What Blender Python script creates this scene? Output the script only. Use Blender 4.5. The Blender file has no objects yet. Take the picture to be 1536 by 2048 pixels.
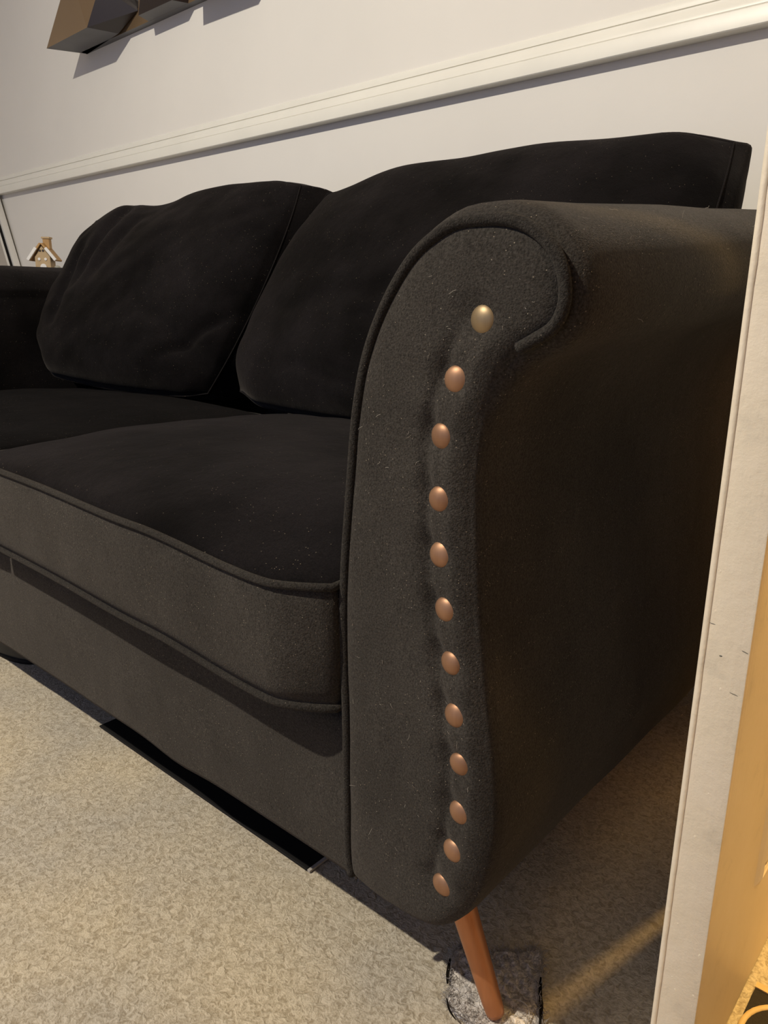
import bpy, bmesh, math, random
import numpy as np
from mathutils import Vector, Matrix, noise

random.seed(7)
SC = bpy.context.scene
COL = SC.collection

# ------------------------------------------------------------------ camera
FPX = 1520.0
cam_d = bpy.data.cameras.new('camera')
cam = bpy.data.objects.new('camera', cam_d)
COL.objects.link(cam)
SC.camera = cam
down = np.array([-48., 5476., FPX]); down /= np.linalg.norm(down)
left = np.array([-1818., -(1818 * 48 + FPX * FPX) / 5476., FPX]); left /= np.linalg.norm(left)
ax, az = -left, -down
ay = np.cross(az, ax)
Rm = np.stack([ax, ay, az], 1)
cm = Matrix(((Rm[0][0], -Rm[1][0], -Rm[2][0], 0.0),
             (Rm[0][1], -Rm[1][1], -Rm[2][1], 0.0),
             (Rm[0][2], -Rm[1][2], -Rm[2][2], 0.6),
             (0, 0, 0, 1)))
cam.matrix_world = cm
cam_d.sensor_fit = 'VERTICAL'
cam_d.sensor_height = 36.0
cam_d.lens = FPX / 2048.0 * 36.0
cam_d.clip_start = 0.02

# ------------------------------------------------------------------ world and lamps
W = bpy.data.worlds.new('world'); SC.world = W; W.use_nodes = True
bg = W.node_tree.nodes['Background']
bg.inputs[0].default_value = (0.44, 0.58, 1.0, 1)
bg.inputs[1].default_value = 0.58

def lamp(name, loc, power, color, radius):
    d = bpy.data.lights.new(name, 'POINT'); d.energy = power; d.color = color
    d.shadow_soft_size = radius
    o = bpy.data.objects.new(name, d); o.location = loc; COL.objects.link(o)
    return o
ld = bpy.data.lights.new('ceiling_spot_light', 'SPOT'); ld.energy = 248; ld.color = (1.0, 0.925, 0.775)
ld.shadow_soft_size = 0.02; ld.spot_size = math.radians(150); ld.spot_blend = 1.0
lo = bpy.data.objects.new('ceiling_spot_light', ld); lo.location = (-1.17, -1.0, 2.38); COL.objects.link(lo)
lo.rotation_euler = Vector((0.3, 1.4, -2.0)).to_track_quat('-Z', 'Y').to_euler()
lamp('hall_bulb_light', (0.126, 2.157, 1.75), 135, (1.0, 0.62, 0.20), 0.03)
hd = bpy.data.lights.new('door_face_fill_light', 'SPOT'); hd.energy = 135; hd.color = (1.0, 0.64, 0.20)  # added unseen spot that warms only the door face and its moulding
hd.shadow_soft_size = 0.02; hd.spot_size = math.radians(18.5); hd.spot_blend = 0.3
ho = bpy.data.objects.new('door_face_fill_light', hd); ho.location = (0.36, 0.49, 2.05); COL.objects.link(ho)
ho.rotation_euler = (Vector((-0.07, 0.735, 0.22)) - Vector((0.36, 0.49, 2.05))).to_track_quat('-Z', 'Y').to_euler()

SC.view_settings.view_transform = 'Standard'
SC.view_settings.look = 'None'
SC.view_settings.gamma = 1.0
SC.view_settings.use_curve_mapping = False
SC.view_settings.exposure = 0.06

# ------------------------------------------------------------------ helpers
def tag(o, label=None, cat=None, group=None, kind=None):
    if label: o['label'] = label
    if cat: o['category'] = cat
    if group: o['group'] = group
    if kind: o['kind'] = kind
    return o

def obj(name, verts, faces, mats, parent=None, smooth=True, midx=None, auto=None):
    me = bpy.data.meshes.new(name)
    me.from_pydata([tuple(v) for v in verts], [], faces)
    if not isinstance(mats, (list, tuple)): mats = [mats]
    for m in mats: me.materials.append(m)
    if midx is not None: me.polygons.foreach_set('material_index', midx)
    me.polygons.foreach_set('use_smooth', [smooth] * len(me.polygons))
    me.validate(); me.update()
    bm = bmesh.new(); bm.from_mesh(me)
    bmesh.ops.remove_doubles(bm, verts=bm.verts, dist=1e-6)
    bmesh.ops.recalc_face_normals(bm, faces=bm.faces)
    bm.to_mesh(me); bm.free()
    if auto: me.set_sharp_from_angle(angle=math.radians(auto))
    o = bpy.data.objects.new(name, me); COL.objects.link(o)
    if parent is not None: o.parent = parent; o.matrix_parent_inverse = parent.matrix_world.inverted()
    return o

def empty(name, loc):
    o = bpy.data.objects.new(name, None); o.empty_display_size = 0.05
    COL.objects.link(o); o.location = loc
    bpy.context.view_layer.update()
    return o

def box(x0, x1, y0, y1, z0, z1):
    v = [(x, y, z) for x in (x0, x1) for y in (y0, y1) for z in (z0, z1)]
    f = [(0, 1, 3, 2), (4, 6, 7, 5), (0, 4, 5, 1), (2, 3, 7, 6), (0, 2, 6, 4), (1, 5, 7, 3)]
    return v, f

def merge(*parts):
    V, F = [], []
    for v, f in parts:
        n = len(V); V += list(v); F += [tuple(i + n for i in q) for q in f]
    return V, F

def bevel(o, w, seg=2, ang=40):
    bm = bmesh.new(); bm.from_mesh(o.data)
    ed = [e for e in bm.edges if len(e.link_faces) == 2 and e.calc_face_angle(0) > math.radians(ang)]
    bmesh.ops.bevel(bm, geom=ed, offset=w, segments=seg, profile=0.6, affect='EDGES', clamp_overlap=True)
    bm.to_mesh(o.data); bm.free()
    o.data.polygons.foreach_set('use_smooth', [True] * len(o.data.polygons))
    o.data.set_sharp_from_angle(angle=math.radians(35))
    return o

def tube(pts, r, seg=8, closed=False, caps=True, rfun=None):
    pts = [Vector(p) for p in pts]
    n = len(pts); V, F = [], []
    up = None
    for i, p in enumerate(pts):
        a = pts[(i - 1) % n] if closed or i > 0 else p
        b = pts[(i + 1) % n] if closed or i < n - 1 else p
        t = (b - a).normalized()
        if up is None:
            up = t.cross(Vector((0.31, 0.5, 0.8))).normalized()
        up = (up - t * up.dot(t)).normalized()
        s = t.cross(up)
        rr = r * (rfun(i / (n - 1)) if rfun else 1)
        for k in range(seg):
            an = 2 * math.pi * k / seg
            V.append(p + (up * math.cos(an) + s * math.sin(an)) * rr)
    m = n if closed else n - 1
    for i in range(m):
        j = (i + 1) % n
        for k in range(seg):
            l = (k + 1) % seg
            F.append((i * seg + k, i * seg + l, j * seg + l, j * seg + k))
    if caps and not closed:
        F.append(tuple(range(seg))[::-1]); F.append(tuple((n - 1) * seg + k for k in range(seg)))
    return V, F

def smooth_curve(pts, n, closed=False):
    """Catmull-Rom through pts, resampled to n points of equal spacing"""
    P = [np.array(p, float) for p in pts]
    out = []
    m = len(P) if closed else len(P) - 1
    for i in range(m):
        if closed:
            a, b, c, d = P[(i - 1) % len(P)], P[i], P[(i + 1) % len(P)], P[(i + 2) % len(P)]
        else:
            a, b, c, d = P[max(i - 1, 0)], P[i], P[i + 1], P[min(i + 2, len(P) - 1)]
        for s in range(12):
            t = s / 12
            out.append(0.5 * ((2 * b) + (-a + c) * t + (2 * a - 5 * b + 4 * c - d) * t * t + (-a + 3 * b - 3 * c + d) * t ** 3))
    if not closed: out.append(P[-1])
    out = np.array(out)
    if closed: out = np.vstack([out, out[:1]])
    L = np.concatenate([[0], np.cumsum(np.linalg.norm(np.diff(out, axis=0), axis=1))])
    q = np.linspace(0, L[-1], n + 1 if closed else n)
    if closed: q = q[:-1]
    return np.stack([np.interp(q, L, out[:, k]) for k in range(out.shape[1])], 1)

def sstep(x, a, b):
    t = min(max((x - a) / (b - a), 0), 1); return t * t * (3 - 2 * t)

# ------------------------------------------------------------------ materials
def new_mat(name):
    m = bpy.data.materials.new(name); m.use_nodes = True
    nt = m.node_tree; b = nt.nodes['Principled BSDF']
    return m, nt, b

def N(nt, t, **kw):
    n = nt.nodes.new(t)
    for k, v in kw.items():
        if hasattr(n, k): setattr(n, k, v)
        else: n.inputs[k.replace('_', ' ')].default_value = v
    return n

def coords(nt, scale=(1, 1, 1)):
    tc = nt.nodes.new('ShaderNodeTexCoord')
    mp = nt.nodes.new('ShaderNodeMapping'); mp.inputs['Scale'].default_value = scale
    nt.links.new(tc.outputs['Object'], mp.inputs[0])
    return mp.outputs[0]

def noisetex(nt, vec, scale, detail=3, rough=0.5):
    n = nt.nodes.new('ShaderNodeTexNoise')
    n.inputs['Scale'].default_value = scale; n.inputs['Detail'].default_value = detail
    n.inputs['Roughness'].default_value = rough
    nt.links.new(vec, n.inputs['Vector']); return n.outputs['Fac']

def ramp(nt, fac, stops):
    r = nt.nodes.new('ShaderNodeValToRGB')
    e = r.color_ramp.elements
    while len(e) < len(stops): e.new(0.5)
    for i, (p, c) in enumerate(stops):
        e[i].position = p; e[i].color = (*c, 1) if len(c) == 3 else c
    nt.links.new(fac, r.inputs[0]); return r.outputs[0]

def math_n(nt, op, a, b=None, clamp=False):
    m = nt.nodes.new('ShaderNodeMath'); m.operation = op; m.use_clamp = clamp
    for i, x in enumerate((a, b)):
        if x is None: continue
        if isinstance(x, (int, float)): m.inputs[i].default_value = x
        else: nt.links.new(x, m.inputs[i])
    return m.outputs[0]

def mixc(nt, fac, a, b, mode='MIX'):
    m = nt.nodes.new('ShaderNodeMix'); m.data_type = 'RGBA'; m.blend_type = mode
    for s, x in ((m.inputs[0], fac), (m.inputs[6], a), (m.inputs[7], b)):
        if isinstance(x, (int, float)): s.default_value = x
        elif isinstance(x, tuple): s.default_value = (*x, 1)
        else: nt.links.new(x, s)
    return m.outputs[2]

def bump(nt, b, h, strength, dist, prev=None):
    n = nt.nodes.new('ShaderNodeBump'); n.inputs['Strength'].default_value = strength
    n.inputs['Distance'].default_value = dist
    nt.links.new(h, n.inputs['Height'])
    if prev: nt.links.new(prev, n.inputs['Normal'])
    nt.links.new(n.outputs[0], b.inputs['Normal']); return n.outputs[0]

def velvet(name, col, patch_amt, lint, sheen, weave=0.5):
    m, nt, b = new_mat(name)
    v = coords(nt)
    big = noisetex(nt, v, 7, 4, 0.55)
    fine = noisetex(nt, v, 620, 2, 0.6)
    c1 = tuple(x * (1 - patch_amt) for x in col); c2 = tuple(x * (1 + patch_amt) for x in col)
    base = ramp(nt, big, [(0.35, c1), (0.68, c2)])
    fr = ramp(nt, fine, [(0.3, (0.55,) * 3), (0.75, (1.5,) * 3)])
    base = mixc(nt, 1.0, base, fr, 'MULTIPLY')
    # lint specks caught in the pile
    vo = nt.nodes.new('ShaderNodeTexVoronoi'); vo.inputs['Scale'].default_value = 420
    nt.links.new(v, vo.inputs['Vector'])
    d = math_n(nt, 'LESS_THAN', vo.outputs['Distance'], 0.16)
    sep = nt.nodes.new('ShaderNodeSeparateColor'); nt.links.new(vo.outputs['Color'], sep.inputs[0])
    dens = noisetex(nt, v, 16, 2, 0.5)
    thr = math_n(nt, 'MULTIPLY', math_n(nt, 'SUBTRACT', dens, 0.35), lint)
    pick = math_n(nt, 'LESS_THAN', sep.outputs[0], thr)
    speck = math_n(nt, 'MULTIPLY', d, pick)
    base = mixc(nt, speck, base, (0.24, 0.20, 0.15))
    nt.links.new(base, b.inputs['Base Color'])
    b.inputs['Roughness'].default_value = 0.9
    b.inputs['Specular IOR Level'].default_value = 0.05
    b.inputs['Sheen Weight'].default_value = sheen
    b.inputs['Sheen Roughness'].default_value = 0.45
    b.inputs['Sheen Tint'].default_value = (0.8, 0.72, 0.66, 1)
    v2 = coords(nt, (1, 1, 1.0))
    w = noisetex(nt, v2, 900, 2, 0.6)
    p = bump(nt, b, w, weave, 0.0012)
    crumple = noisetex(nt, v, 22, 4, 0.6)
    bump(nt, b, crumple, 0.35, 0.006, p)
    return m

M = {}
M['velvet'] = velvet('velvet_light_copy', (0.046, 0.0405, 0.0350), 0.22, 0.9, 0.11, 0.7)  # one cloth, split into lighter and darker copies
M['velvet_dark'] = velvet('velvet_dark_copy', (0.0062, 0.0052, 0.0056), 0.62, 0.30, 0.085, 0.4)  # darker copy; how light plays on the pile is put into the colour
M['velvet_shaded'] = velvet('velvet_shaded_copy', (0.0030, 0.0026, 0.0027), 0.5, 0.25, 0.03, 0.4)  # darkest copy; shade on the far seat cushion is put into its colour
M['piping'] = velvet('piping_cloth', (0.036, 0.032, 0.028), 0.15, 0.25, 0.08, 1.0)
M['piping_dark'] = velvet('dark_piping_cloth', (0.014, 0.012, 0.012), 0.15, 0.1, 0.03, 1.0)

def plain(name, col, rough=0.5, metal=0.0, var=0.0, vs=20, bstr=0.0, bscale=200, bdist=0.001, spec=0.5):
    m, nt, b = new_mat(name)
    v = coords(nt)
    if var:
        n = noisetex(nt, v, vs, 4, 0.6)
        c = ramp(nt, n, [(0.3, tuple(x * (1 - var) for x in col)), (0.7, tuple(min(1, x * (1 + var)) for x in col))])
        nt.links.new(c, b.inputs['Base Color'])
    else:
        b.inputs['Base Color'].default_value = (*col, 1)
    b.inputs['Roughness'].default_value = rough; b.inputs['Metallic'].default_value = metal
    b.inputs['Specular IOR Level'].default_value = spec
    if bstr: bump(nt, b, noisetex(nt, v, bscale, 3, 0.6), bstr, bdist)
    return m

M['wall'] = plain('wall_paint', (0.74, 0.71, 0.67), 0.75, var=0.02, vs=3, bstr=0.15, bscale=120, spec=0.2)
M['trim'] = plain('gloss_trim_paint', (0.76, 0.74, 0.68), 0.38, var=0.03, vs=8, bstr=0.12, bscale=30, bdist=0.002)
M['hall'] = plain('hall_paint', (0.20, 0.15, 0.10), 0.8)
M['ceiling'] = plain('ceiling_paint', (0.75, 0.74, 0.72), 0.9)
M['bronze_dark'] = plain('bronze_dark_reflection', (0.018, 0.010, 0.009), 0.4, metal=0.1)  # dark reflection on side and downward facets painted as a base colour
M['bronze'] = plain('bronze_mirror', (0.26, 0.175, 0.10), 0.35, metal=0.55, var=0.06, vs=6)
M['bronze_under'] = plain('grey_board_edge', (0.12, 0.12, 0.13), 0.55, var=0.1, vs=9)
M['black'] = plain('black_card', (0.010, 0.009, 0.009), 0.8, spec=0.2)
M['pale_edge'] = plain('pale_edge', (0.42, 0.38, 0.34), 0.8)
M['glass_dark'] = plain('mirror_glass', (0.55, 0.52, 0.48), 0.12, metal=0.9)
M['white'] = plain('white_lacquer', (0.72, 0.70, 0.66), 0.4)
M['house'] = plain('stained_wood', (0.46, 0.27, 0.10), 0.6, var=0.12, vs=60)
M['house_light'] = plain('pale_wood', (0.50, 0.36, 0.20), 0.6, var=0.08, vs=60)
M['snow'] = plain('white_paint_snow', (0.85, 0.83, 0.80), 0.6)
M['grey_china'] = plain('grey_china', (0.34, 0.33, 0.28), 0.4)
M['table'] = plain('dark_table_wood', (0.05, 0.035, 0.025), 0.5, var=0.2, vs=30)
M['gold'] = plain('gold_thread', (0.55, 0.40, 0.20), 0.6, var=0.08, vs=80)
M['rug'] = plain('black_rug_pile', (0.016, 0.013, 0.011), 0.95, bstr=0.6, bscale=500, bdist=0.002)
M['fibre'] = plain('grey_fibre', (0.40, 0.36, 0.32), 0.9, var=0.3, vs=200)
M['lint'] = plain('lint_hair', (0.45, 0.40, 0.34), 0.7)
M['gapdark'] = plain('hole_dark', (0.012, 0.010, 0.008), 1.0, spec=0.0)

# carpet
def carpet(name, ca, cb, bs=1.0):
    m, nt, b = new_mat(name)
    v = coords(nt)
    # squiggly short loops: distorted noise
    n1 = nt.nodes.new('ShaderNodeTexNoise'); n1.inputs['Scale'].default_value = 165
    n1.inputs['Detail'].default_value = 3; n1.inputs['Distortion'].default_value = 1.1
    nt.links.new(v, n1.inputs['Vector'])
    n2 = noisetex(nt, v, 520, 3, 0.6)
    n3 = noisetex(nt, v, 5, 4, 0.6)
    h = math_n(nt, 'ADD', math_n(nt, 'MULTIPLY', n1.outputs['Fac'], 0.7), math_n(nt, 'MULTIPLY', n2, 0.3))
    c = ramp(nt, h, [(0.36, ca), (0.60, cb)])
    t = ramp(nt, n3, [(0.35, (0.86, 0.88, 0.95)), (0.65, (1.06, 1.03, 0.98))])
    c = mixc(nt, 1.0, c, t, 'MULTIPLY')
    nt.links.new(c, b.inputs['Base Color'])
    b.inputs['Roughness'].default_value = 1.0; b.inputs['Specular IOR Level'].default_value = 0.05
    b.inputs['Sheen Weight'].default_value = 0.15
    bump(nt, b, h, 0.62 * bs, 0.005)
    return m
M['carpet'] = carpet('beige_carpet', (0.37, 0.305, 0.21), (0.64, 0.56, 0.43))
M['carpet_grey'] = carpet('grey_felt_patch', (0.30, 0.27, 0.245), (0.80, 0.74, 0.68), 1.2)

# copper leg
def copper(name, col, col2, rough, metal):
    m, nt, b = new_mat(name)
    v = coords(nt, (1, 1, 0.2))
    n = noisetex(nt, v, 60, 3, 0.6)
    nt.links.new(ramp(nt, n, [(0.3, col), (0.7, col2)]), b.inputs['Base Color'])
    b.inputs['Metallic'].default_value = metal; b.inputs['Roughness'].default_value = rough
    return m
M['copper'] = copper('copper_leg_finish', (0.50, 0.20, 0.085), (0.62, 0.27, 0.12), 0.36, 0.55)
M['stud'] = copper('antique_copper_stud', (0.30, 0.155, 0.085), (0.44, 0.25, 0.145), 0.50, 0.65)
M['stud_brass'] = copper('antique_brass_stud', (0.30, 0.215, 0.12), (0.42, 0.31, 0.18), 0.48, 0.7)

# door paint with worn spots; the face has pressed wood grain
def door_paint(name, grain):
    m, nt, b = new_mat(name)
    v = coords(nt)
    n = noisetex(nt, v, 24, 5, 0.65)
    c = ramp(nt, n, [(0.26, (0.72, 0.63, 0.49)), (0.42, (0.84, 0.73, 0.56)), (0.7, (0.87, 0.76, 0.60))])
    nt.links.new(c, b.inputs['Base Color'])
    b.inputs['Roughness'].default_value = 0.45
    if grain:
        g = coords(nt, (1, 1, 0.012))
        h = noisetex(nt, g, 420, 2, 0.5)
        sep = nt.nodes.new('ShaderNodeSeparateXYZ'); nt.links.new(coords(nt), sep.inputs[0])
        k = nt.nodes.new('ShaderNodeMapRange'); nt.links.new(sep.outputs[2], k.inputs[0])
        k.inputs[1].default_value = 0.16; k.inputs[2].default_value = 0.36
        k.inputs[3].default_value = 0.05; k.inputs[4].default_value = 1.0
        bump(nt, b, math_n(nt, 'MULTIPLY', h, k.outputs[0]), 0.55, 0.0012)
    else:
        p = bump(nt, b, noisetex(nt, v, 60, 5, 0.7), 0.45, 0.0015)
        s = coords(nt, (1, 1, 0.1))
        bump(nt, b, noisetex(nt, s, 260, 3, 0.6), 0.3, 0.0006, p)
    return m
M['door_edge'] = door_paint('worn_door_edge_paint', False)
M['door_face'] = door_paint('grained_door_paint', True)

# ------------------------------------------------------------------ room
WALL_K, WALL_C = -0.0445, 1.283           # back wall: y = WALL_C + WALL_K * x
wang = math.atan(WALL_K)
def wy(x): return WALL_C + WALL_K * x
def wpt(x, p, z):                          # a point standing p metres out from the back wall
    return (x + p * math.sin(wang) * -1 * -1, wy(x) - p * math.cos(wang), z)

v, f = box(-3.9, 1.2, -2.6, 3.4, -0.03, 0.0)
floor = tag(obj('floor', v, f, M['carpet'], smooth=False), kind='structure')

XL, XR = -3.25, -0.115
V = [wpt(XL - 0.3, 0, 0), wpt(XR, 0, 0), wpt(XR, 0, 2.45), wpt(XL - 0.3, 0, 2.45),
     wpt(XL - 0.3, -0.1, 0), wpt(XR, -0.1, 0), wpt(XR, -0.1, 2.45), wpt(XL - 0.3, -0.1, 2.45)]
F = [(0, 1, 2, 3), (7, 6, 5, 4), (0, 4, 5, 1), (3, 2, 6, 7), (1, 5, 6, 2), (0, 3, 7, 4)]
wb = tag(obj('wall_back', V, F, M['wall'], smooth=False), kind='structure')
v, f = box(XL - 0.1, XL, -2.6, wy(XL) + 0.0, 0, 2.45)
wl = tag(obj('wall_left', v, f, M['wall'], smooth=False), kind='structure')
v, f = box(-3.9, 1.2, -2.6, 3.4, 2.45, 2.5)
tag(obj('ceiling', v, f, M['ceiling'], smooth=False), kind='structure')
# short return wall behind the open door, with a slit between it and the door
v, f = box(-0.1395, -0.1095, 1.074, wy(-0.12) - 0.001, 0, 2.45)
tag(obj('wall_right', v, f, M['wall'], smooth=False), kind='structure')
# the hall beyond
v, f = box(-0.8, 1.2, 3.3, 3.4, 0, 2.45)
tag(obj('wall_hall_end', v, f, M['hall'], smooth=False), kind='structure')
v, f = box(1.1, 1.2, -2.6, 3.3, 0, 2.45)
tag(obj('wall_hall', v, f, M['hall'], smooth=False), kind='structure')

def rail(name, prof, x0, x1, nseg, mat):
    V, F = [], []
    for i in range(nseg + 1):
        x = x0 + (x1 - x0) * i / nseg
        for (p, z) in prof: V.append(wpt(x, p, z))
    n = len(prof)
    for i in range(nseg):
        for k in range(n - 1):
            F.append((i * n + k, (i + 1) * n + k, (i + 1) * n + k + 1, i * n + k + 1))
    return V, F
prof = [(0, .985), (.023, .985), (.0245, .9865), (.0245, 1.0085), (.0238, 1.0100), (.0195, 1.0104), (.0180, 1.0118), (.0195, 1.0132),
        (.0192, 1.0165), (.0172, 1.0210), (.0140, 1.0260), (.0125, 1.0300), (.0120, 1.0322), (.0020, 1.0328), (.0016, 1.0352),
        (.0062, 1.0360), (.0062, 1.0400), (.0050, 1.0450), (.0030, 1.0490), (0, 1.0510)]
v, f = rail('trim', prof, XL, XR, 6, M['trim'])
tr = tag(obj('trim_1', v, f, M['trim'], smooth=True, auto=28), 'white dado rail moulding along the back wall', kind='structure')
# same rail on the left wall
V, F = [], []
for i in range(5):
    y = -1.2 + (wy(XL) - 0.02 + 1.2) * i / 4
    for (p, z) in prof: V.append((XL + p, y, z))
n = len(prof)
for i in range(4):
    for k in range(n - 1):
        F.append((i * n + k, (i + 1) * n + k, (i + 1) * n + k + 1, i * n + k + 1))
tag(obj('trim_2', V, F, M['trim'], smooth=True, auto=28), kind='structure')
v, f = rail('bb', [(0, 0), (.016, 0), (.016, .09), (.010, .11), (.004, .12), (0, .12)], XL, XR, 2, M['trim'])
tag(obj('baseboard_back', v, f, M['trim'], smooth=False), kind='structure')

# ------------------------------------------------------------------ open door seen edge on
door = tag(empty('door_1', (-0.125, 0.72, 0)), kind='structure')
DX0, DX1, DY0, DY1 = -0.1395, -0.1095, 0.473, 0.911
v, f = box(DX0, DX1, DY0, DY1, 0.006, 2.02)
slab = obj('door_leaf', v, f, [M['door_edge'], M['door_face']], door, smooth=False)
slab.data.polygons.foreach_set('material_index', [1 if p.normal.x > 0.9 else 0 for p in slab.data.polygons])
bevel(slab, 0.0012, 2)
# thin lipping strip down the left arris of the edge, a little proud
V, F = [], []
rows = 160
for i in range(rows + 1):
    z = 0.01 + 2.0 * i / rows
    w = 0.0042 + 0.0006 * noise.noise(Vector((0, 0, z * 9))) + 0.0004 * noise.noise(Vector((3, 0, z * 60)))
    V += [(DX0 - 0.0002, DY0 + 0.001, z), (DX0 + 0.0002, DY0 - 0.0010, z), (DX0 + w - 0.0008, DY0 - 0.0012, z), (DX0 + w, DY0 + 0.0002, z)]
for i in range(rows):
    for k in range(3): F.append((i * 4 + k, i * 4 + k + 1, i * 4 + 5 + k, i * 4 + 4 + k))
obj('edge_lipping', V, F, M['door_edge'], door)
# small scuffs and dribbles of paint
def blob(c, rx, rz, d, mat, name, rot=0.0):
    V, F = [(c[0], c[1] - d, c[2])], []
    n = 10
    for j, (s, h) in enumerate(((0.6, 0.7), (1.0, 0.0))):
        for k in range(n):
            a = 2 * math.pi * k / n
            px, pz = rx * s * math.cos(a), rz * s * math.sin(a)
            V.append((c[0] + px * math.cos(rot) - pz * math.sin(rot), c[1] - d * h, c[2] + px * math.sin(rot) + pz * math.cos(rot)))
    for k in range(n):
        F.append((0, 1 + k, 1 + (k + 1) % n)); F.append((1 + k, 1 + n + k, 1 + n + (k + 1) % n, 1 + (k + 1) % n))
    return obj(name, V, F, mat, door)
M['scuff'] = plain('grey_scuff', (0.16, 0.15, 0.12), 0.7)
for (x, z, rx, rz, r) in ((-0.1125, 0.392, .0022, .0004, -.25), (-0.1155, 0.362, .0028, .00035, -.15), (-0.1338, 0.405, .0020, .0003, -.1),
                          (-0.1262, 0.385, .0010, .0006, 0)):
    tag(blob((x, DY0, z), rx, rz, 0.0002, M['scuff'], 'scuff', r), 'grey scuff mark')
for k in range(12):
    x = -0.1385 + 0.026 * random.random(); z = 0.10 + 0.50 * random.random()
    blob((x, DY0 + 0.0001, z), .0005 + .0008 * random.random(), .0007 + .0016 * random.random(), 0.00022, M['door_edge'], 'paint_drip', random.uniform(-.4, .4))
# raised panel moulding on the door face
def panel_frame(y0, y1, z0, z1):
    V, F = [], []
    prof2 = [(0, 0.0), (.0035, .0024), (.007, .0042), (.010, .0030), (.0125, .0010), (.016, .0030), (.021, .0052), (.026, .0040), (.031, -.0)]
    for (s, h) in prof2:
        for (y, z) in ((y0 + s, z0 + s), (y1 - s, z0 + s), (y1 - s, z1 - s), (y0 + s, z1 - s)):
            V.append((DX1 + h, y, z))
    for i in range(len(prof2) - 1):
        for k in range(4):
            l = (k + 1) % 4
            F.append((i * 4 + k, i * 4 + l, i * 4 + 4 + l, i * 4 + 4 + k))
    i = (len(prof2) - 1) * 4
    F.append((i, i + 1, i + 2, i + 3))
    return V, F
for (z0, z1) in ((0.135, 0.88), (1.0, 1.9)):
    v, f = panel_frame(0.598, 0.86, z0, z1)
    obj('panel_moulding', v, f, M['door_face'], door, smooth=False)
# hinges at the hanging side
for z in (0.25, 1.0, 1.75):
    v, f = tube([(-0.1245, DY1 + 0.004, z - .04), (-0.1245, DY1 + 0.004, z + .04)], 0.0035, 8)
    tag(obj('hinge', v, f, plain('hinge_steel', (.4, .38, .34), .35, metal=.9), door), 'steel hinge')

# ------------------------------------------------------------------ hall rug
rug = tag(empty('patterned_rug', (0.3, 0.1, 0)), 'black rug with interlaced gold rings on the hall carpet beside the door', 'rug')
v, f = box(-0.102, 0.62, -0.62, 0.640, 0.0, 0.007)
bevel(obj('rug_pile', v, f, M['rug'], rug, smooth=False), 0.002, 2)
def annulus(cx, cy, r0, r1, z, h, n=40):
    V, F = [], []
    for k in range(n):
        a = 2 * math.pi * k / n
        for (r, zz) in ((r0, z), (r0 + .0006, z + h), (r1 - .0006, z + h), (r1, z)):
            V.append((cx + r * math.cos(a), cy + r * math.sin(a), zz))
    for k in range(n):
        l = (k + 1) % n
        for j in range(3): F.append((k * 4 + j, l * 4 + j, l * 4 + j + 1, k * 4 + j + 1))
    return V, F
s = 0.062
for i in range(9):
    for j in range(8):
        v, f = annulus(-0.058 + s * i, 0.590 - s * j, 0.0395, 0.0445, 0.0068, 0.0012)
        obj('ring', v, f, M['gold'], rug)
v, f = box(-0.102, 0.62, 0.634, 0.641, 0.0068, 0.0082)
tag(obj('border', v, f, M['gold'], rug, smooth=False), 'gold border line')

# ------------------------------------------------------------------ wall art: faceted bronze blocks
art = tag(empty('wall_art', wpt(-1.95, 0, 1.33)), 'bronze geometric relief of faceted blocks hung high on the back wall', 'wall art')
def hull(name, pts, mats, parent):
    bm = bmesh.new()
    for p in pts: bm.verts.new(p)
    r = bmesh.ops.convex_hull(bm, input=bm.verts)
    junk = [e for e in r['geom_interior'] if isinstance(e, bmesh.types.BMVert)]
    if junk: bmesh.ops.delete(bm, geom=junk, context='VERTS')
    bmesh.ops.dissolve_limit(bm, angle_limit=math.radians(1.5), verts=bm.verts, edges=bm.edges)
    bmesh.ops.recalc_face_normals(bm, faces=bm.faces)
    me = bpy.data.meshes.new(name); bm.to_mesh(me); bm.free()
    for m in mats: me.materials.append(m)
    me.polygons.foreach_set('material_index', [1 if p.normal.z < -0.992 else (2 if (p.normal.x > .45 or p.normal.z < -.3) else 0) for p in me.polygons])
    o = bpy.data.objects.new(name, me); COL.objects.link(o)
    o.parent = parent; o.matrix_parent_inverse = parent.matrix_world.inverted()
    return o
Z0 = 1.33
V = []
for (x, p, z) in ((-2.44, .0, Z0), (-1.0, .0, Z0), (-1.0, .021, Z0), (-2.435, .021, Z0),
                  (-2.44, .0, 1.95), (-1.0, .0, 1.95), (-1.0, .021, 1.95), (-2.435, .021, 1.95)):
    V.append(wpt(x, p + 0.0, z))
F = [(0, 1, 2, 3), (7, 6, 5, 4), (0, 4, 5, 1), (3, 2, 6, 7), (1, 5, 6, 2), (0, 3, 7, 4)]
o = obj('backing_board', V, F, [M['bronze_under'], M['bronze']], art, smooth=False)
o.data.polygons.foreach_set('material_index', [1 if q.normal.y < -.9 else 0 for q in o.data.polygons])
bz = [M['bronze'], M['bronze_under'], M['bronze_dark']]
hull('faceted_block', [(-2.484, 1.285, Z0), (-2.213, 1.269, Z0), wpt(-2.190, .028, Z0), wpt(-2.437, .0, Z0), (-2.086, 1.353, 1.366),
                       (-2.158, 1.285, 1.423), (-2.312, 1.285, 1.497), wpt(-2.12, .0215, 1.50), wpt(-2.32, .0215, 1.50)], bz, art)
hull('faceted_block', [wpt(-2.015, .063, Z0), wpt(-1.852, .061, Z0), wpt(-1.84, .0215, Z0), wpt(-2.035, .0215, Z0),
                       wpt(-2.02, .055, 1.40), wpt(-1.92, .095, 1.42), wpt(-1.80, .0215, 1.50), wpt(-2.06, .0215, 1.46)], bz, art)
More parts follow.
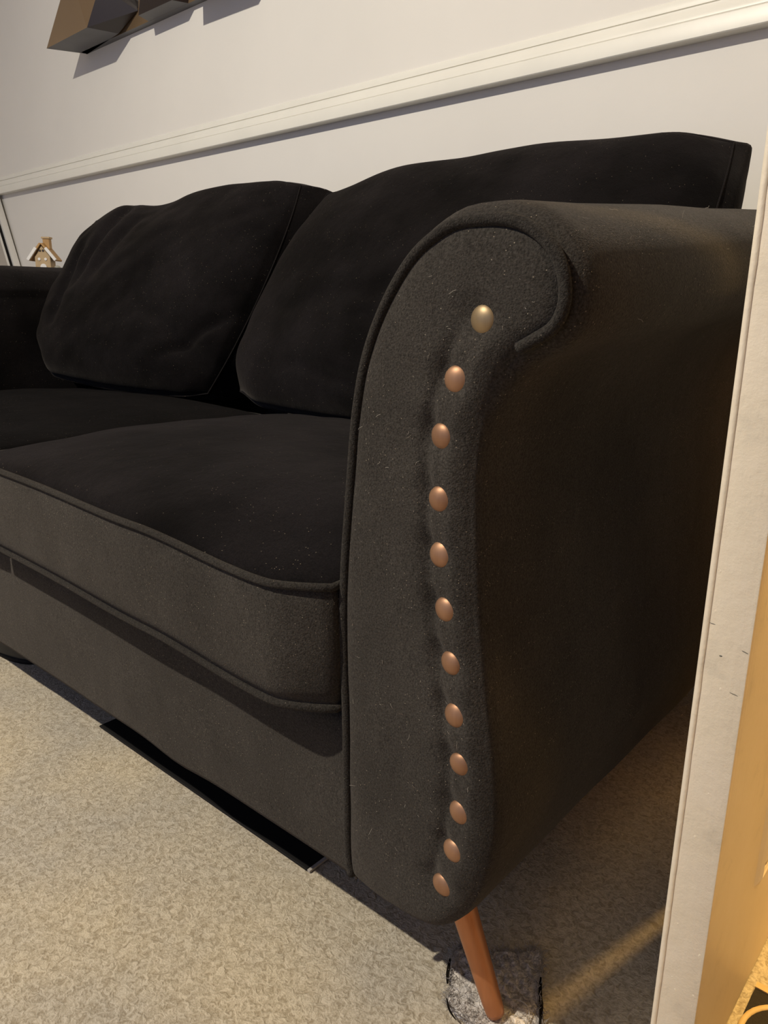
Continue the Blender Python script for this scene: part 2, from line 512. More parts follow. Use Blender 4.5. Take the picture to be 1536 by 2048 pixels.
hull('faceted_block', [wpt(-2.09, .0215, 1.375), wpt(-2.03, .0215, 1.355), wpt(-2.05, .050, 1.38), wpt(-2.10, .09, 1.44), wpt(-2.02, .04, 1.50), wpt(-2.20, .0215, 1.52)], bz, art)
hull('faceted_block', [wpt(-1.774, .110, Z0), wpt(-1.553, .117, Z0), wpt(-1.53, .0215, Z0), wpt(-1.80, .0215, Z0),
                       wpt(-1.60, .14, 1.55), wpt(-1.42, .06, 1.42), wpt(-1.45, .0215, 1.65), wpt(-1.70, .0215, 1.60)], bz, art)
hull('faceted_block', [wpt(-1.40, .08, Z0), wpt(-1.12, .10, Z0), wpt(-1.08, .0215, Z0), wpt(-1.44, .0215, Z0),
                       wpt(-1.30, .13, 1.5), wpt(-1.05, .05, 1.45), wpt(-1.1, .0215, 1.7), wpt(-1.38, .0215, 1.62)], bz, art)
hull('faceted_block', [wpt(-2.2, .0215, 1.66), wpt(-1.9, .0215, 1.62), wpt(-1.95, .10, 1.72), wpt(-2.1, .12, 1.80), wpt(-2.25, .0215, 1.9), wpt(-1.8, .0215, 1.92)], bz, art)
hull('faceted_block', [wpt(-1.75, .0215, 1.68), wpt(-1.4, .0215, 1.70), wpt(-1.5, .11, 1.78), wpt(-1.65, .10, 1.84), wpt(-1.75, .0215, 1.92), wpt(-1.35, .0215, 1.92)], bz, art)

# ------------------------------------------------------------------ mirror leaning on the left wall
mir = tag(empty('leaning_mirror', (-2.9, 1.05, 0)), 'white framed mirror leaning against the left wall beyond the sofa', 'mirror')
mt = Vector((XL + 0.012, 0, 0.975)); mb = Vector((XL + 0.43, 0, 0.012))
md = (mt - mb).normalized(); mn = Vector((md.z, 0, -md.x))    # face normal, towards the room
if mn.x < 0: mn = -mn
def mpt(s, y, d): 
    q = mb + md * s + mn * d; return (q.x, y, q.z)
ML = (mt - mb).length
def mbox(s0, s1, y0, y1, d0, d1):
    V = [mpt(s, y, d) for s in (s0, s1) for y in (y0, y1) for d in (d0, d1)]
    return V, box(0, 1, 0, 1, 0, 1)[1]
YM0, YM1 = 0.62, 1.414
for (s0, s1, y0, y1) in ((0, ML, YM1 - .024, YM1), (0, ML, YM0, YM0 + .035), (0, .05, YM0 + .035, YM1 - .024), (ML - .05, ML, YM0 + .035, YM1 - .024)):
    v, f = mbox(s0, s1, y0, y1, 0, .020)
    bevel(obj('frame_rail', v, f, M['white'], mir, smooth=False), .002, 2)
v, f = mbox(.05, ML - .05, YM1 - .036, YM1 - .024, 0.001, .008)
tag(obj('dark_rebate', v, f, M['black'], mir, smooth=False), 'black inner edge strip')
v, f = mbox(.05, ML - .05, YM1 - .042, YM1 - .036, 0.001, .011)
obj('inner_bead', v, f, M['white'], mir, smooth=False)
v, f = mbox(.05, ML - .05, YM0 + .035, YM1 - .042, 0.001, .006)
obj('glass', v, f, M['glass_dark'], mir, smooth=False)

# ------------------------------------------------------------------ side table with the little wooden house, beyond the left arm
TX, TY, TZ = -2.60, 1.24, 0.662
tb = tag(empty('side_table', (TX, TY, 0)), 'small dark side table mostly hidden behind the far sofa arm', 'table')
v, f = box(TX - .20, TX + .20, TY - .13, TY + .12, TZ - .022, TZ)
bevel(obj('table_top', v, f, M['table'], tb, smooth=False), .004, 2)
for sx in (-.18, .18):
    for sy in (-.11, .10):
        v, f = tube([(TX + sx * 1.0, TY + sy, 0), (TX + sx * .95, TY + sy * .95, TZ - .021)], .013, 10, rfun=lambda t: .7 + .3 * t)
        obj('leg', v, f, M['table'], tb)
hs = tag(empty('wooden_house_ornament', (-2.522, 1.230, TZ)), 'tiny wooden house with snowy white roof edges behind the far sofa arm', 'ornament')
hx = hy = 0.0
def prism(pts, y0, y1):
    n = len(pts); V = [(x, y0, z) for x, z in pts] + [(x, y1, z) for x, z in pts]
    F = [tuple(range(n))[::-1], tuple(range(n, 2 * n))] + [(i, (i + 1) % n, n + (i + 1) % n, n + i) for i in range(n)]
    return V, F
def hp(name, vf, mat, parent=None):
    o = obj(name, vf[0], vf[1], mat, None, smooth=False)
    bevel(o, .0008, 1); o.parent = parent or hs
    return o
hp('body', prism([(-.024, 0), (.024, 0), (.024, .066), (0, .098), (-.024, .066)], -.022, .022), M['house_light'])
for sg in (-1, 1):
    a, b_ = (0.0, .104), (sg * .040, .052)
    dx, dz = b_[0] - a[0], b_[1] - a[1]; L = math.hypot(dx, dz); nx, nz = sg * -dz / L, sg * dx / L
    q = [a, b_, (b_[0] + nx * .006, b_[1] + nz * .006), (a[0] + nx * .006, a[1] + nz * .006)]
    rp = hp('roof_panel', prism(q, -.028, .028), M['house'])
    e0 = (a[0] + dx * .28, a[1] + dz * .28); e1 = (a[0] + dx * 1.0, a[1] + dz * 1.0)
    q = [e0, e1, (e1[0] + nx * .009, e1[1] + nz * .009), (e0[0] + nx * .009, e0[1] + nz * .009)]
    tag(hp('snow_trim', prism(q, -.0335, -.0275), M['snow'], rp), 'white snowy roof edge')
ch = hp('chimney', box(.000, .020, -.006, .016, .090, .122), M['house'])
hp('chimney_cap', box(-.003, .023, -.009, .019, .121, .127), M['house_light'], ch)
def disc_y(cx, cz, r, y0, y1, n=16, sx=1.0):
    return prism([(cx + sx * r * math.cos(2 * math.pi * k / n), cz + r * math.sin(2 * math.pi * k / n)) for k in range(n)], y0, y1)
tag(hp('doorway', disc_y(.002, .034, .010, -.027, -.0215), M['snow']), 'white rounded doorway')
for sx in (-.010, .010):
    tag(hp('window', disc_y(sx, .058, .0045, -.0245, -.0215), M['snow']), 'pale round window')
for sx in (-.006, .004):
    hp('knot_hole', disc_y(sx, .084, .0035, -.0245, -.0215), M['table'])
hs.rotation_euler = (0, 0, math.radians(44))
# a second small grey ornament, half hidden by the cushion
gx, gy = -2.455, 1.235
V, F = [], []
pr = [(.0, 0), (.013, 0), (.016, .006), (.013, .016), (.008, .022), (.010, .029), (.008, .036), (0, .039)]
for (r, z) in pr:
    for k in range(14):
        a = 2 * math.pi * k / 14; V.append((gx + r * math.cos(a), gy + r * math.sin(a), TZ + z))
for i in range(len(pr) - 1):
    for k in range(14):
        l = (k + 1) % 14; F.append((i * 14 + k, i * 14 + l, (i + 1) * 14 + l, (i + 1) * 14 + k))
tag(obj('grey_ornament', V, F, M['grey_china']), 'tiny grey china ornament beside the wooden house', 'ornament')

# ------------------------------------------------------------------ the sofa
PIPE = [(-0.3811, 0.1186), (-0.3853, 0.1396), (-0.3862, 0.1896), (-0.3865, 0.2379), (-0.3869, 0.2752), (-0.3884, 0.3155), (-0.3893, 0.3503), (-0.3885, 0.3804), (-0.3867, 0.4099), (-0.3839, 0.4387), (-0.3807, 0.4705), (-0.3776, 0.5012), (-0.3746, 0.5236), (-0.3693, 0.5491), (-0.3622, 0.5703), (-0.3523, 0.5908), (-0.3392, 0.611), (-0.3243, 0.628), (-0.3081, 0.6392), (-0.2911, 0.6462), (-0.2728, 0.6472), (-0.2554, 0.6462), (-0.2401, 0.6413), (-0.2265, 0.6313), (-0.2187, 0.6204), (-0.2152, 0.6069), (-0.2159, 0.596), (-0.2214, 0.5861), (-0.2324, 0.5792), (-0.2432, 0.5733)]
FACE = [(-0.2432, 0.5733), (-0.2537, 0.5614), (-0.2622, 0.5470), (-0.2702, 0.5242), (-0.2744, 0.4908), (-0.2736, 0.4569), (-0.2707, 0.4222), (-0.2673, 0.3867), (-0.2622, 0.3507), (-0.2562, 0.3141), (-0.2504, 0.2765), (-0.2472, 0.2491), (-0.2469, 0.2196), (-0.2511, 0.1911), (-0.2587, 0.1641), (-0.2716, 0.1398), (-0.288, 0.1222), (-0.308, 0.1143), (-0.3402, 0.1120), (-0.3629, 0.1137), (-0.3811, 0.1186)]
STUDS = [(-0.2676, 0.589), (-0.2858, 0.5515), (-0.2963, 0.5136), (-0.296, 0.4711), (-0.2941, 0.4322), (-0.2887, 0.3928), (-0.2824, 0.3538), (-0.2772, 0.3149), (-0.2712, 0.2773), (-0.2699, 0.2378), (-0.2743, 0.2021), (-0.2832, 0.1661)]
SX = -1.035                                  # centre line of the sofa
AY = 0.405                                   # plane of the arm fronts
AYB = 1.18

sofa = tag(empty('sofa', (SX, 0.8, 0)), 'two seat black velvet sofa with rolled arms, copper studs and copper legs', 'sofa')
outline = smooth_curve(PIPE[:-1] + FACE[:-1], 170, closed=True)
_nx = np.roll(outline, -1, 0)
dense = np.vstack([outline + (_nx - outline) * t for t in np.linspace(0, 1, 12, endpoint=False)])
area = 0.5 * np.sum(outline[:, 0] * np.roll(outline[:, 1], -1) - np.roll(outline[:, 0], -1) * outline[:, 1])
tan = np.roll(outline, -1, 0) - np.roll(outline, 1, 0)
tan /= np.linalg.norm(tan, axis=1)[:, None]
onorm = np.stack([tan[:, 1], -tan[:, 0]], 1) * (1 if area > 0 else -1)
for _ in range(6): onorm = (np.roll(onorm, 1, 0) + onorm * 2 + np.roll(onorm, -1, 0)) / 4
studs_line = smooth_curve(STUDS, 400)

def mirx(x, side): return x if side > 0 else 2 * SX - x

def front_h(x, z):
    """how far the padded arm front stands out from its plane"""
    d = np.min(np.hypot(dense[:, 0] - x, dense[:, 1] - z))
    h = 0.0085 * (1 - math.exp(-d / 0.007))
    q = studs_line - np.array([x, z])
    dd = np.hypot(q[:, 0], q[:, 1]); i = int(np.argmin(dd))
    sx = x - studs_line[i, 0]
    # valley just inside of the stud line, rolled pad outside of it
    if STUDS[-1][1] - .012 < z < STUDS[0][1] + 0.004:
        end = sstep(z, .150, .185) * (1 - sstep(z, .56, .60))
        h -= 0.0038 * end * math.exp(-((sx + 0.011) / 0.0045) ** 2) * (0.75 + .25 * noise.noise(Vector((x * 60, 3, z * 60))))
        h += 0.0014 * end * math.exp(-((sx - 0.009) / 0.006) ** 2)
    for (a, b) in STUDS:
        r2 = (x - a) ** 2 + (z - b) ** 2
        r3 = (x - a + .010) ** 2 + (z - b - .006) ** 2
        h -= 0.0030 * math.exp(-r2 / 0.011 ** 2) + 0.0030 * math.exp(-r3 / 0.010 ** 2)
    h += 0.0006 * noise.noise(Vector((x * 45, 1.0, z * 30)))
    return h

def row_span(z):
    xs = []
    n = len(outline)
    for i in range(n):
        a, b = outline[i], outline[(i + 1) % n]
        if (a[1] - z) * (b[1] - z) <= 0 and a[1] != b[1]:
            t = (z - a[1]) / (b[1] - a[1]); xs.append(a[0] + t * (b[0] - a[0]))
    return min(xs), max(xs)

zmin, zmax = outline[:, 1].min() + 2e-4, outline[:, 1].max() - 2e-4
NR, NC = 230, 52
panel_v = []
for i in range(NR + 1):
    t = i / NR; tt = 0.5 - 0.5 * math.cos(math.pi * t); t = 0.75 * t + 0.25 * tt
    z = zmin + (zmax - zmin) * t
    a, b = row_span(z)
    for k in range(NC + 1):
        s = k / NC; s = 0.7 * s + 0.3 * (0.5 - 0.5 * math.cos(math.pi * s))
        x = a + (b - a) * s
        panel_v.append((x, AY - front_h(x, z), z))
    for e in (.25, .5, .75, 1.0):
        panel_v.append((b + .0034 * math.sin(e * math.pi / 2), AY + .008 * (1 - math.cos(e * math.pi / 2)) + .0004 * e, z))
NC += 4
panel_f = [(i * (NC + 1) + k, i * (NC + 1) + k + 1, (i + 1) * (NC + 1) + k + 1, (i + 1) * (NC + 1) + k) for i in range(NR) for k in range(NC)]

def arm(side):
    V, F = [], []
    ys = [(AY + .0004, 0.0), (AY + .002, .35), (AY + .006, .70), (AY + .011, .92), (AY + .018, 1.0)] + [(y, 1.0) for y in np.linspace(.46, AYB - .03, 22)] + [(AYB - .01, .9), (AYB, .5)]
    n = len(outline)
    for (y, o) in ys:
        for k in range(n):
            x, z = outline[k]; nx, nz = onorm[k]
            w = 0.30 + 0.70 * sstep(z, .50, .60)
            if x < -.35: w *= .3
            off = 0.0125 * w * o
            g = (0.072 if side > 0 else 0.0) * max(0, y - .42) * sstep(z, .47, .64)
            if side < 0: g = 0.009 * sstep(z, .5, .62) * sstep(y, .42, .6)
            sag = 0.0018 * noise.noise(Vector((x * 14, y * 9, z * 14))) * sstep(y, .41, .5)
            X = x + nx * (off + sag); Zz = z + nz * (off + sag) + g
            X += 0.018 * sstep(y, .42, .9) * sstep(z, .55, .64) * (0.5 if x > -.30 else 0)
            V.append((mirx(X, side), y, Zz))
    m = len(ys)
    for i in range(m - 1):
        for k in range(n):
            l = (k + 1) % n
            F.append((i * n + k, i * n + l, (i + 1) * n + l, (i + 1) * n + k))
    F.append(tuple((m - 1) * n + k for k in range(n)))
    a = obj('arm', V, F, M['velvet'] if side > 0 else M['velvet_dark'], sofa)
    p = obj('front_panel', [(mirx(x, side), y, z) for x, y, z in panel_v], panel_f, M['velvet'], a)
    pp = smooth_curve(PIPE, 150)
    pts = [(mirx(x + .0005, side), AY - .0035, z) for x, z in pp]
    # the cut end of the cord turns up a little
    v, f = tube(pts, 0.0040, 10)
    obj('piping', v, f, M['piping'], a)
    for i, (x, z) in enumerate(STUDS):
        y = AY - front_h(x, z) + 0.0006
        V, F = [], []
        rs = random.Random(i)
        tx, tz = rs.uniform(-.10, .10), rs.uniform(-.05, .12)
        rr = .0098
        prf = [(0, .0052), (.25, .0050), (.5, .0043), (.7, .0034), (.85, .0023), (.95, .0012), (1.0, .0), (.96, -.001)]
        ns = 22
        for (r, h) in prf:
            for k in range(ns):
                an = 2 * math.pi * k / ns
                dx, dz = rr * r * math.cos(an), rr * r * math.sin(an)
                V.append((mirx(x + dx, side), y - h - tx * dx - tz * dz, z + dz))
        for q in range(len(prf) - 1):
            for k in range(ns):
                l = (k + 1) % ns; F.append((q * ns + k, q * ns + l, (q + 1) * ns + l, (q + 1) * ns + k))
        st = obj('stud', V, F, M['stud_brass'] if i == 0 else M['stud'], a)
        if i == 0: tag(st, 'brassy top stud')
    return a
arm(1); arm(-1)

# front rail
XI, XO = SX + 0.649, SX - 0.649              # inner faces of the arms
nx_, nz_ = 60, 14
V, F = [], []
for i in range(nx_ + 1):
    x = XO - .002 + (XI - XO + .004) * i / nx_
    sagb = -0.006 * math.exp(-((x + .66) / .05) ** 2) - 0.003 * math.exp(-((x + 1.2) / .1) ** 2)
    prof3 = [(.440, .104), (.420, .103), (.412, .106), (.409, .114)] + [(.409 - .0015 * math.sin(math.pi * j / 8), .114 + .142 * j / 8) for j in range(1, 9)] + [(.412, .262), (.425, .266), (.47, .266)]
    for (y, z) in prof3:
        z2 = z + (sagb if z < .12 else 0) + (.008 * (x - XI) / (XO - XI) * 0)
        V.append((x, y + 0.0012 * noise.noise(Vector((x * 9, 0, z * 12))), z2))
n = len(prof3)
for i in range(nx_):
    for k in range(n - 1):
        F.append((i * n + k, (i + 1) * n + k, (i + 1) * n + k + 1, i * n + k + 1))
obj('front_rail', V, F, M['velvet'], sofa)
v, f = box(XO, XI, .425, 1.10, .112, .264)
tag(obj('seat_deck', v, f, M['black'], sofa, smooth=False), 'black lined seat deck')
# inside back
V, F = [], []
pr = [(1.01, .27), (1.06, .45), (1.115, .62), (1.13, .66), (1.15, .685), (1.18, .69), (1.21, .68), (1.215, .65), (1.19, .40), (1.17, .115), (1.05, .115)]
for x in (XO - .04, XO, SX, XI, XI + .04):
    for (y, z) in pr: V.append((x, y, z))
n = len(pr)
for i in range(4):
    for k in range(n):
        l = (k + 1) % n; F.append((i * n + k, i * n + l, (i + 1) * n + l, (i + 1) * n + k))
F.append(tuple(range(n))); F.append(tuple(4 * n + k for k in range(n)))
bevel(obj('backrest', V, F, M['velvet'], sofa, smooth=True, auto=40), .004, 2)
# splayed legs
def leg(T, Ft):
    T = Vector(T); Ft = Vector(Ft)
    pts = [T.lerp(Ft, t) for t in (0, .15, .3, .45, .6, .75, .9, .97, 1)]
    rf = lambda t: 1.0 - .36 * t
    v, f = tube(pts, 0.0122, 20, rfun=rf)
    o = obj('leg', v, f, M['copper'], sofa)
    return tag(o, 'tapered copper leg')
LT, LF = (-.309, .452, .128), (-.2625, .456, .0082)
leg(LT, LF)
leg((2 * SX - LT[0], LT[1], LT[2]), (2 * SX - LF[0], LF[1], .001))
leg((LT[0], 1.13, .14), (LF[0], 1.15, .001))
leg((2 * SX - LT[0], 1.13, .14), (2 * SX - LF[0], 1.15, .001))

# ------------------------------------------------------------------ cushions
def cushion(name, C4, back, bf, bb, k, disp, mats, n=44, gb=0.006, pipe_r=0.0034, pw=0.45, piping=(True, True), edge=None, m=6):
    """C4: seam rectangle BL, BR, TR, TL of the main face; back: offset of the opposite seam per corner"""
    C4 = [Vector(c) for c in C4]
    B4 = [c + Vector(b) for c, b in zip(C4, back if isinstance(back[0], (tuple, list)) else [back] * 4)]
    def bil(C, u, v):
        a = u * math.sqrt(1 - k * v * v / 2); b = v * math.sqrt(1 - k * u * u / 2)
        a, b = (a + 1) / 2, (b + 1) / 2
        return C[0] * (1 - a) * (1 - b) + C[1] * a * (1 - b) + C[2] * a * b + C[3] * (1 - a) * b
    nf = (C4[1] - C4[0]).cross(C4[3] - C4[0]).normalized()
    if nf.dot(B4[0] - C4[0]) > 0: nf = -nf
    def ed(p, u, v):
        return p + Vector(edge(u, v)) if edge else p
    V, F, MI = [], [], []
    us = [math.sin(math.pi / 2 * (-1 + 2 * i / n)) * .35 + .65 * (-1 + 2 * i / n) for i in range(n + 1)]
    for (C, sgn, bu) in ((C4, 1, bf), (B4, -1, bb)):
        for j in range(n + 1):
            for i in range(n + 1):
                u, v = us[i], us[j]
                p = ed(bil(C, u, v), u, v)
                e = max(0, (1 - u * u)) ** pw * max(0, (1 - v * v)) ** pw
                if pw < .45: e *= 1 - .30 * v
                q = p + nf * sgn * bu * e
                if sgn > 0: q += nf * disp(u, v, q) * min(1, 3 * e)
                V.append(q)
    N1 = (n + 1) ** 2
    for s in (0, 1):
        for j in range(n):
            for i in range(n):
                a = s * N1 + j * (n + 1) + i
                q = (a, a + 1, a + n + 2, a + n + 1)
                F.append(q if s == 0 else q[::-1]); MI.append(0)
    per = [(i, 0) for i in range(n)] + [(n, j) for j in range(n)] + [(i, n) for i in range(n, 0, -1)] + [(0, j) for j in range(n, 0, -1)]
    cen = sum(C4, Vector()) / 4
    ring = []
    for (i, j) in per:
        a = V[j * (n + 1) + i]; b = V[N1 + j * (n + 1) + i]
        out = (a - cen); out -= nf * out.dot(nf); out.normalize()
        row = [j * (n + 1) + i]
        for s in range(1, m):
            t = s / m
            p = a.lerp(b, t) + out * gb * 4 * t * (1 - t) + out * 0.0022 * noise.noise(a.lerp(b, t) * 22) * min(1, 4 * t * (1 - t))
            V.append(p); row.append(len(V) - 1)
        row.append(N1 + j * (n + 1) + i)
        ring.append(row)
    for q in range(len(ring)):
        r0, r1 = ring[q], ring[(q + 1) % len(ring)]
        for s in range(m):
            F.append((r0[s], r0[s + 1], r1[s + 1], r1[s])); MI.append(1)
    loc = (sum(C4, Vector()) + sum(B4, Vector())) / 8; loc.z = min(p.z for p in V)
    root = empty(name, loc)
    o = obj('cover', V, F, mats, root, midx=MI)
    for w, s in zip(piping, (0, 1)):
        if not w: continue
        pts = [V[r[0] if s == 0 else r[-1]] for r in ring]
        out = []
        for p in pts:
            d = (p - cen); d -= nf * d.dot(nf); d.normalize()
            out.append(p + d * pipe_r * .35)
        v, f = tube(out, pipe_r, 8, closed=True)
        obj('seam_cord' if pipe_r < .003 else 'piping', v, f, M['piping_dark'] if pipe_r < .003 else M['piping'], root)
    return root

def seat_disp(seed):
    def f(u, v, q):
        return 0.0035 * noise.noise(Vector((u * 2.2 + seed, v * 2.0, seed))) + 0.0015 * noise.noise(Vector((u * 7, v * 4 + seed, 2)))
    return f
def seat_edge(sag_u, amt, sr=0.0, sd=1):
    def f(u, v):
        w = sstep(-v, .5, 1)
        return (0, 0.024 * w * max(0, (u * sd - .84) / .16) ** 1.6, -sr * w * sstep(u, .25, .85) -amt * w * math.exp(-((u - sag_u) / .45) ** 2))
    return f
G = 0.003
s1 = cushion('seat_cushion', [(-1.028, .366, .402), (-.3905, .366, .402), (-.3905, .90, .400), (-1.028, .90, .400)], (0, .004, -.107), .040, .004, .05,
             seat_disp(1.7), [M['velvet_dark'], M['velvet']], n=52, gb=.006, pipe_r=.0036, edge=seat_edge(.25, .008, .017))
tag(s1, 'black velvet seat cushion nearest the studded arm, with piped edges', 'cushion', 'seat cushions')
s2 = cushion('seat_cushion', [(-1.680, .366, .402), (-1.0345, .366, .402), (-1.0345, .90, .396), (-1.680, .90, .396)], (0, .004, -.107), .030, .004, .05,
             seat_disp(5.1), [M['velvet_shaded'], M['velvet']], n=40, gb=.006, pipe_r=.0036, edge=seat_edge(0, .004, 0, -1))
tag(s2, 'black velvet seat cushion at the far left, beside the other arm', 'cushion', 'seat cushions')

def crease(u, v, u0, v0, u1, v1, w, d):
    ex, ey = u1 - u0, v1 - v0; L2 = ex * ex + ey * ey
    t = max(0, min(1, ((u - u0) * ex + (v - v0) * ey) / L2))
    dd = math.hypot(u - u0 - t * ex, v - v0 - t * ey)
    return -d * math.exp(-(dd / w) ** 2) * (1 - abs(2 * t - 1) ** 3 * .6)
def back_disp_r(u, v, q):
    h = 0.006 * noise.noise(Vector((u * 2.0, v * 1.6, 4.4)))
    h += crease(u, v, -.15, -.35, .95, -.95, .045, .015)
    h += crease(u, v, -.45, -.70, .55, -1.0, .045, .014)
    h += crease(u, v, -.8, -.30, .2, -.10, .10, .004)
    h += 0.006 * math.exp(-((v + .62) / .22) ** 2) * math.exp(-((u + .3) / .8) ** 2)
    h += 0.0022 * noise.noise(Vector((u * 5 + v * 3, v * 5, 8)))
    return h
def back_disp_l(u, v, q):
    h = 0.008 * noise.noise(Vector((u * 2.2, v * 1.7, 11.4)))
    h += crease(u, v, -.50, .95, -.62, -.1, .06, .020)
    h += crease(u, v, -.28, .70, -.42, .0, .06, .015)
    h += crease(u, v, -.78, .5, -.70, -.5, .05, .016)
    h += crease(u, v, .35, -.35, .95, -.80, .08, .018)
    h += crease(u, v, .55, -.75, .95, -.30, .05, .013)
    h += 0.003 * noise.noise(Vector((u * 6 - v * 3, v * 5, 18)))
    return h
def edge_r(u, v):
    tl = sstep(-u, .45, 1.0) * sstep(v, .3, 1)
    top = sstep(v, .6, 1)
    c = sstep(u, .72, 1.05) * sstep(v, .55, 1.05)
    bl = sstep(-u, .7, 1.05) * sstep(-v, .6, 1.05)
    return (.018 * bl - .006 * c, .010 * c + .02 * bl, -0.016 * tl + .002 * top * math.sin(u * 9) - .018 * c + .014 * bl)
def edge_l(u, v):
    top = sstep(v, .5, 1)
    dip = math.exp(-((u + .22) / .28) ** 2)
    c = sstep(-u, .65, 1.05) * sstep(-v, .5, 1.05)
    c2 = sstep(-u, .6, 1.05) * sstep(v, .5, 1.05)
    c3 = sstep(u, .75, 1.05) * sstep(v, .6, 1.05)
    br = sstep(u, .75, 1.05) * sstep(-v, .6, 1.05)
    return (.030 * c + .020 * c2 - .008 * c3 - .015 * br, .020 * c + .015 * br, .022 * c - 0.020 * top * dip - .016 * c2 - .010 * c3 + .004 * br)
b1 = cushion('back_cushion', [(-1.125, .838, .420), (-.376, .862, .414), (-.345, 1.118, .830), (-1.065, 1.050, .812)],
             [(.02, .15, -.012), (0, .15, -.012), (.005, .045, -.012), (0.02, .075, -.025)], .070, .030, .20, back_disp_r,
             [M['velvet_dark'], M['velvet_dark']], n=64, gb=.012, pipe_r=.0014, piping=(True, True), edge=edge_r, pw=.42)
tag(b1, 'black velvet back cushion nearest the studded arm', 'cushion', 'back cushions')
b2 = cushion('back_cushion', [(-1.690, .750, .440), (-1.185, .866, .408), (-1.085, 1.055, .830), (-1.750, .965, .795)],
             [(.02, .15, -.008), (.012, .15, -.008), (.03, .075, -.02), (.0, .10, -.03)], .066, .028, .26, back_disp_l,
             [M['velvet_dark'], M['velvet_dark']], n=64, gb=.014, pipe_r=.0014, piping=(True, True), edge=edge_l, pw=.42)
tag(b2, 'crumpled black velvet back cushion at the far left, slumped forward', 'cushion', 'back cushions')

# ------------------------------------------------------------------ things on the floor
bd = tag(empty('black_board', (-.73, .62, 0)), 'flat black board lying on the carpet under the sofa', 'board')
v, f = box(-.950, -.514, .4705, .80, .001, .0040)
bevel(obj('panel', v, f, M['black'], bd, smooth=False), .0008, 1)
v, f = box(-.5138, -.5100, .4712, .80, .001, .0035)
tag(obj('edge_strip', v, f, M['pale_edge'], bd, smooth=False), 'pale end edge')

# black slipper pushed under the sofa at the far left
def slipper():
    root = tag(empty('slipper', (-1.30, .52, 0)), 'black slipper pushed under the far front edge of the sofa', 'slipper')
    V, F = [], []
    n, m = 22, 16
    for i in range(n + 1):
        t = i / n
        x = -1.42 + .205 * t
        w = .040 * math.sin(math.pi * min(1, max(0.02, t * .93 + .05))) ** .45
        hgt = .045 + .040 * math.exp(-((t - .62) / .28) ** 2)
        hgt *= (1 - max(0, (t - .8) / .2) ** 2 * .65)
        for k in range(m + 1):
            a = math.pi * k / m
            V.append((x, .512 - w * math.cos(a), .006 + max(0, hgt - .006) * math.sin(a) ** .7))
    for i in range(n):
        for k in range(m): F.append((i * (m + 1) + k, i * (m + 1) + k + 1, (i + 1) * (m + 1) + k + 1, (i + 1) * (m + 1) + k))
    F.append(tuple(range(m + 1))); F.append(tuple(n * (m + 1) + k for k in range(m + 1)))
    obj('upper', V, F, plain('black_rubber', (.012, .012, .012), .45), root)
    V = []
    for z in (.0005, .008):
        for k in range(28):
            a = 2 * math.pi * k / 28
            V.append((-1.318 + .108 * math.cos(a), .512 + .044 * math.sin(a) * (1 - .12 * math.cos(a + 2)), z))
    F = [tuple(range(28)), tuple(range(28, 56))[::-1]] + [(k, (k + 1) % 28, 28 + (k + 1) % 28, 28 + k) for k in range(28)]
    obj('sole', V, F, M['black'], root)
slipper()

# square of grey felt carpet set in a torn hole round the sofa leg
patch = tag(empty('carpet_patch', (-.275, .48, 0)), 'ragged square of grey felt under the near copper leg', 'carpet patch')
poly = [(-.327, .480), (-.309, .452), (-.304, .441), (-.287, .437), (-.270, .437), (-.252, .424), (-.236, .440), (-.226, .470), (-.239, .492), (-.250, .512), (-.257, .527), (-.270, .545), (-.281, .531), (-.297, .520), (-.309, .503), (-.329, .499)]
pc = smooth_curve([(a, b) for a, b in poly], 120, closed=True)
cx, cy = -.278, .482
V, F = [], []
rings = 26
for r in range(rings + 1):
    s = r / rings
    for k in range(120):
        j = 1 + 0.035 * noise.noise(Vector((k * .7, 2, 0))) * (s > .8)
        x = cx + (pc[k, 0] - cx) * s * j; y = cy + (pc[k, 1] - cy) * s * j
        z = .0048 + .0022 * noise.noise(Vector((x * 160, y * 160, 0))) + .0014 * noise.noise(Vector((x * 420, y * 420, 5)))
        if r == rings: z = .0004
        V.append((x, y, z))
for r in range(rings):
    for k in range(120):
        l = (k + 1) % 120; F.append((r * 120 + k, r * 120 + l, (r + 1) * 120 + l, (r + 1) * 120 + k))
obj('felt', V, F, M['carpet_grey'], patch)
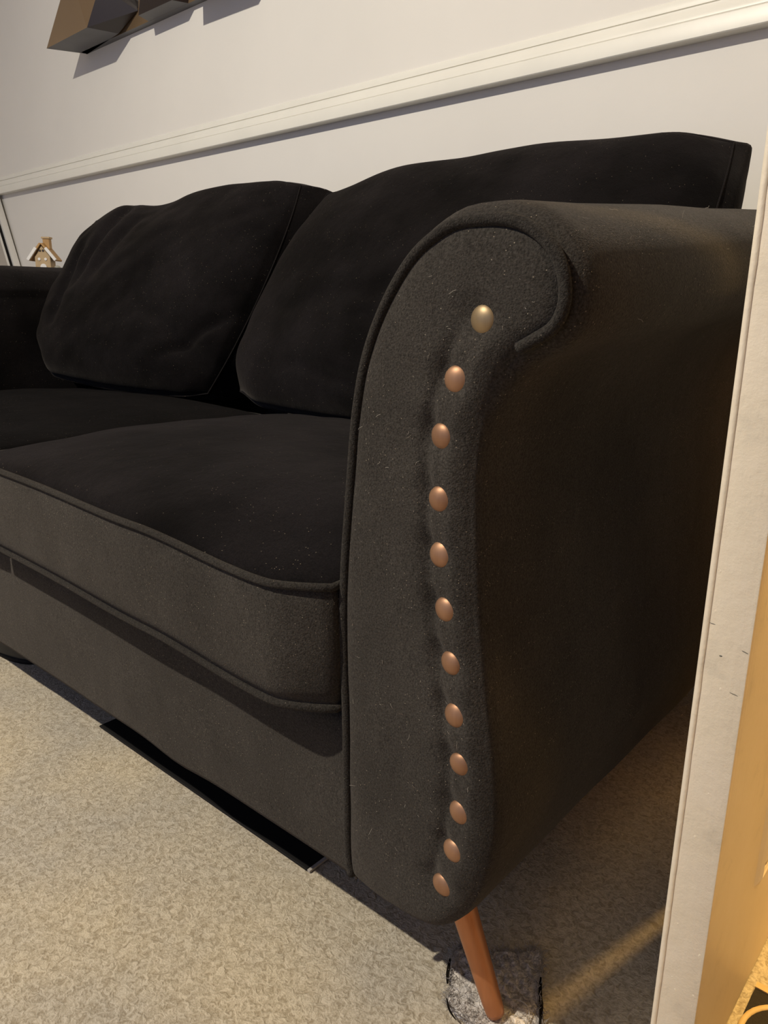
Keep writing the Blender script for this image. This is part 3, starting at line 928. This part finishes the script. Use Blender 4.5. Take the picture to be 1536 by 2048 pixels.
for (pts, w) in ((((-.3255, .476), (-.318, .462), (-.311, .452)), .0030), (((-.2515, .514), (-.243, .498), (-.235, .486), (-.2275, .470)), .0034),
                 (((-.303, .440), (-.294, .432), (-.284, .428)), .0018)):
    c = smooth_curve([(a, b, .0) for a, b in pts], 14)
    V, F = [], []
    for i, p in enumerate(c):
        t = i / 13; q = c[min(i + 1, 13)] - c[max(i - 1, 0)]; q /= np.linalg.norm(q); nn = np.array([-q[1], q[0]])
        ww = w * math.sin(math.pi * (t * .9 + .05)) ** .5
        for sg in (-.5, .5):
            V.append((p[0] + nn[0] * ww * sg, p[1] + nn[1] * ww * sg, .0088))
            V.append((p[0] + nn[0] * ww * sg, p[1] + nn[1] * ww * sg, .0005))
    for i in range(13): F += [(i * 4, i * 4 + 2, i * 4 + 6, i * 4 + 4)]
    tag(obj('tear', V, F, M['gapdark'], patch, smooth=False), 'dark tear at the rim')
def strands(n, gen, r, name, parent, mat, seg=3):
    parts = []
    for i in range(n):
        p, d, L = gen()
        q = [Vector(p)]
        dd = Vector(d).normalized()
        for s in range(4):
            dd = (dd + Vector((random.uniform(-.6, .6), random.uniform(-.6, .6), random.uniform(-.5, .35)))).normalized()
            nq = q[-1] + dd * L / 4; nq.z = max(nq.z, .002); q.append(nq)
        parts.append(tube(q, r, seg, caps=False))
    v, f = merge(*parts)
    return tag(obj(name, v, f, mat, parent), kind='stuff')
def gen_patch():
    k = random.randrange(120); s = random.random() ** .3 if random.random() < .5 else 1.0
    x = cx + (pc[k, 0] - cx) * s; y = cy + (pc[k, 1] - cy) * s
    return (x, y, .004), (random.uniform(-1, 1), random.uniform(-1, 1), random.uniform(.1, .9)), random.uniform(.004, .011)
strands(1500, gen_patch, .00022, 'frayed_fibres', patch, M['fibre'])
# one long loose thread
c = smooth_curve([(-.262, .476, .008), (-.252, .478, .012), (-.243, .477, .012), (-.238, .470, .008), (-.238, .463, .006)], 16)
v, f = tube(c, .0005, 5)
tag(obj('loose_thread', v, f, M['lint'], patch), 'pale loose thread')

# stray lint hairs on the arm front and on top of its roll
def gen_lint():
    if random.random() < .5:
        z = random.uniform(.16, .62); a, b = row_span(z); x = random.uniform(a + .01, b - .006)
        return (x, AY - front_h(x, z) - .0003, z), (random.uniform(-1, 1), -.15, random.uniform(-1, 1)), random.uniform(.002, .006)
    k = random.randrange(len(outline))
    while outline[k, 1] < .59: k = random.randrange(len(outline))
    y = random.uniform(.43, .75); o = .0130
    X = outline[k, 0] + onorm[k, 0] * o; Zz = outline[k, 1] + onorm[k, 1] * o + .072 * (y - .42)
    return (X, y, Zz), (random.uniform(-.4, .4), random.uniform(-1, 1), random.uniform(.0, .5)), random.uniform(.003, .008)
tag(strands(110, gen_lint, .00010, 'lint', sofa, M['lint']), 'pale lint and pet hairs')
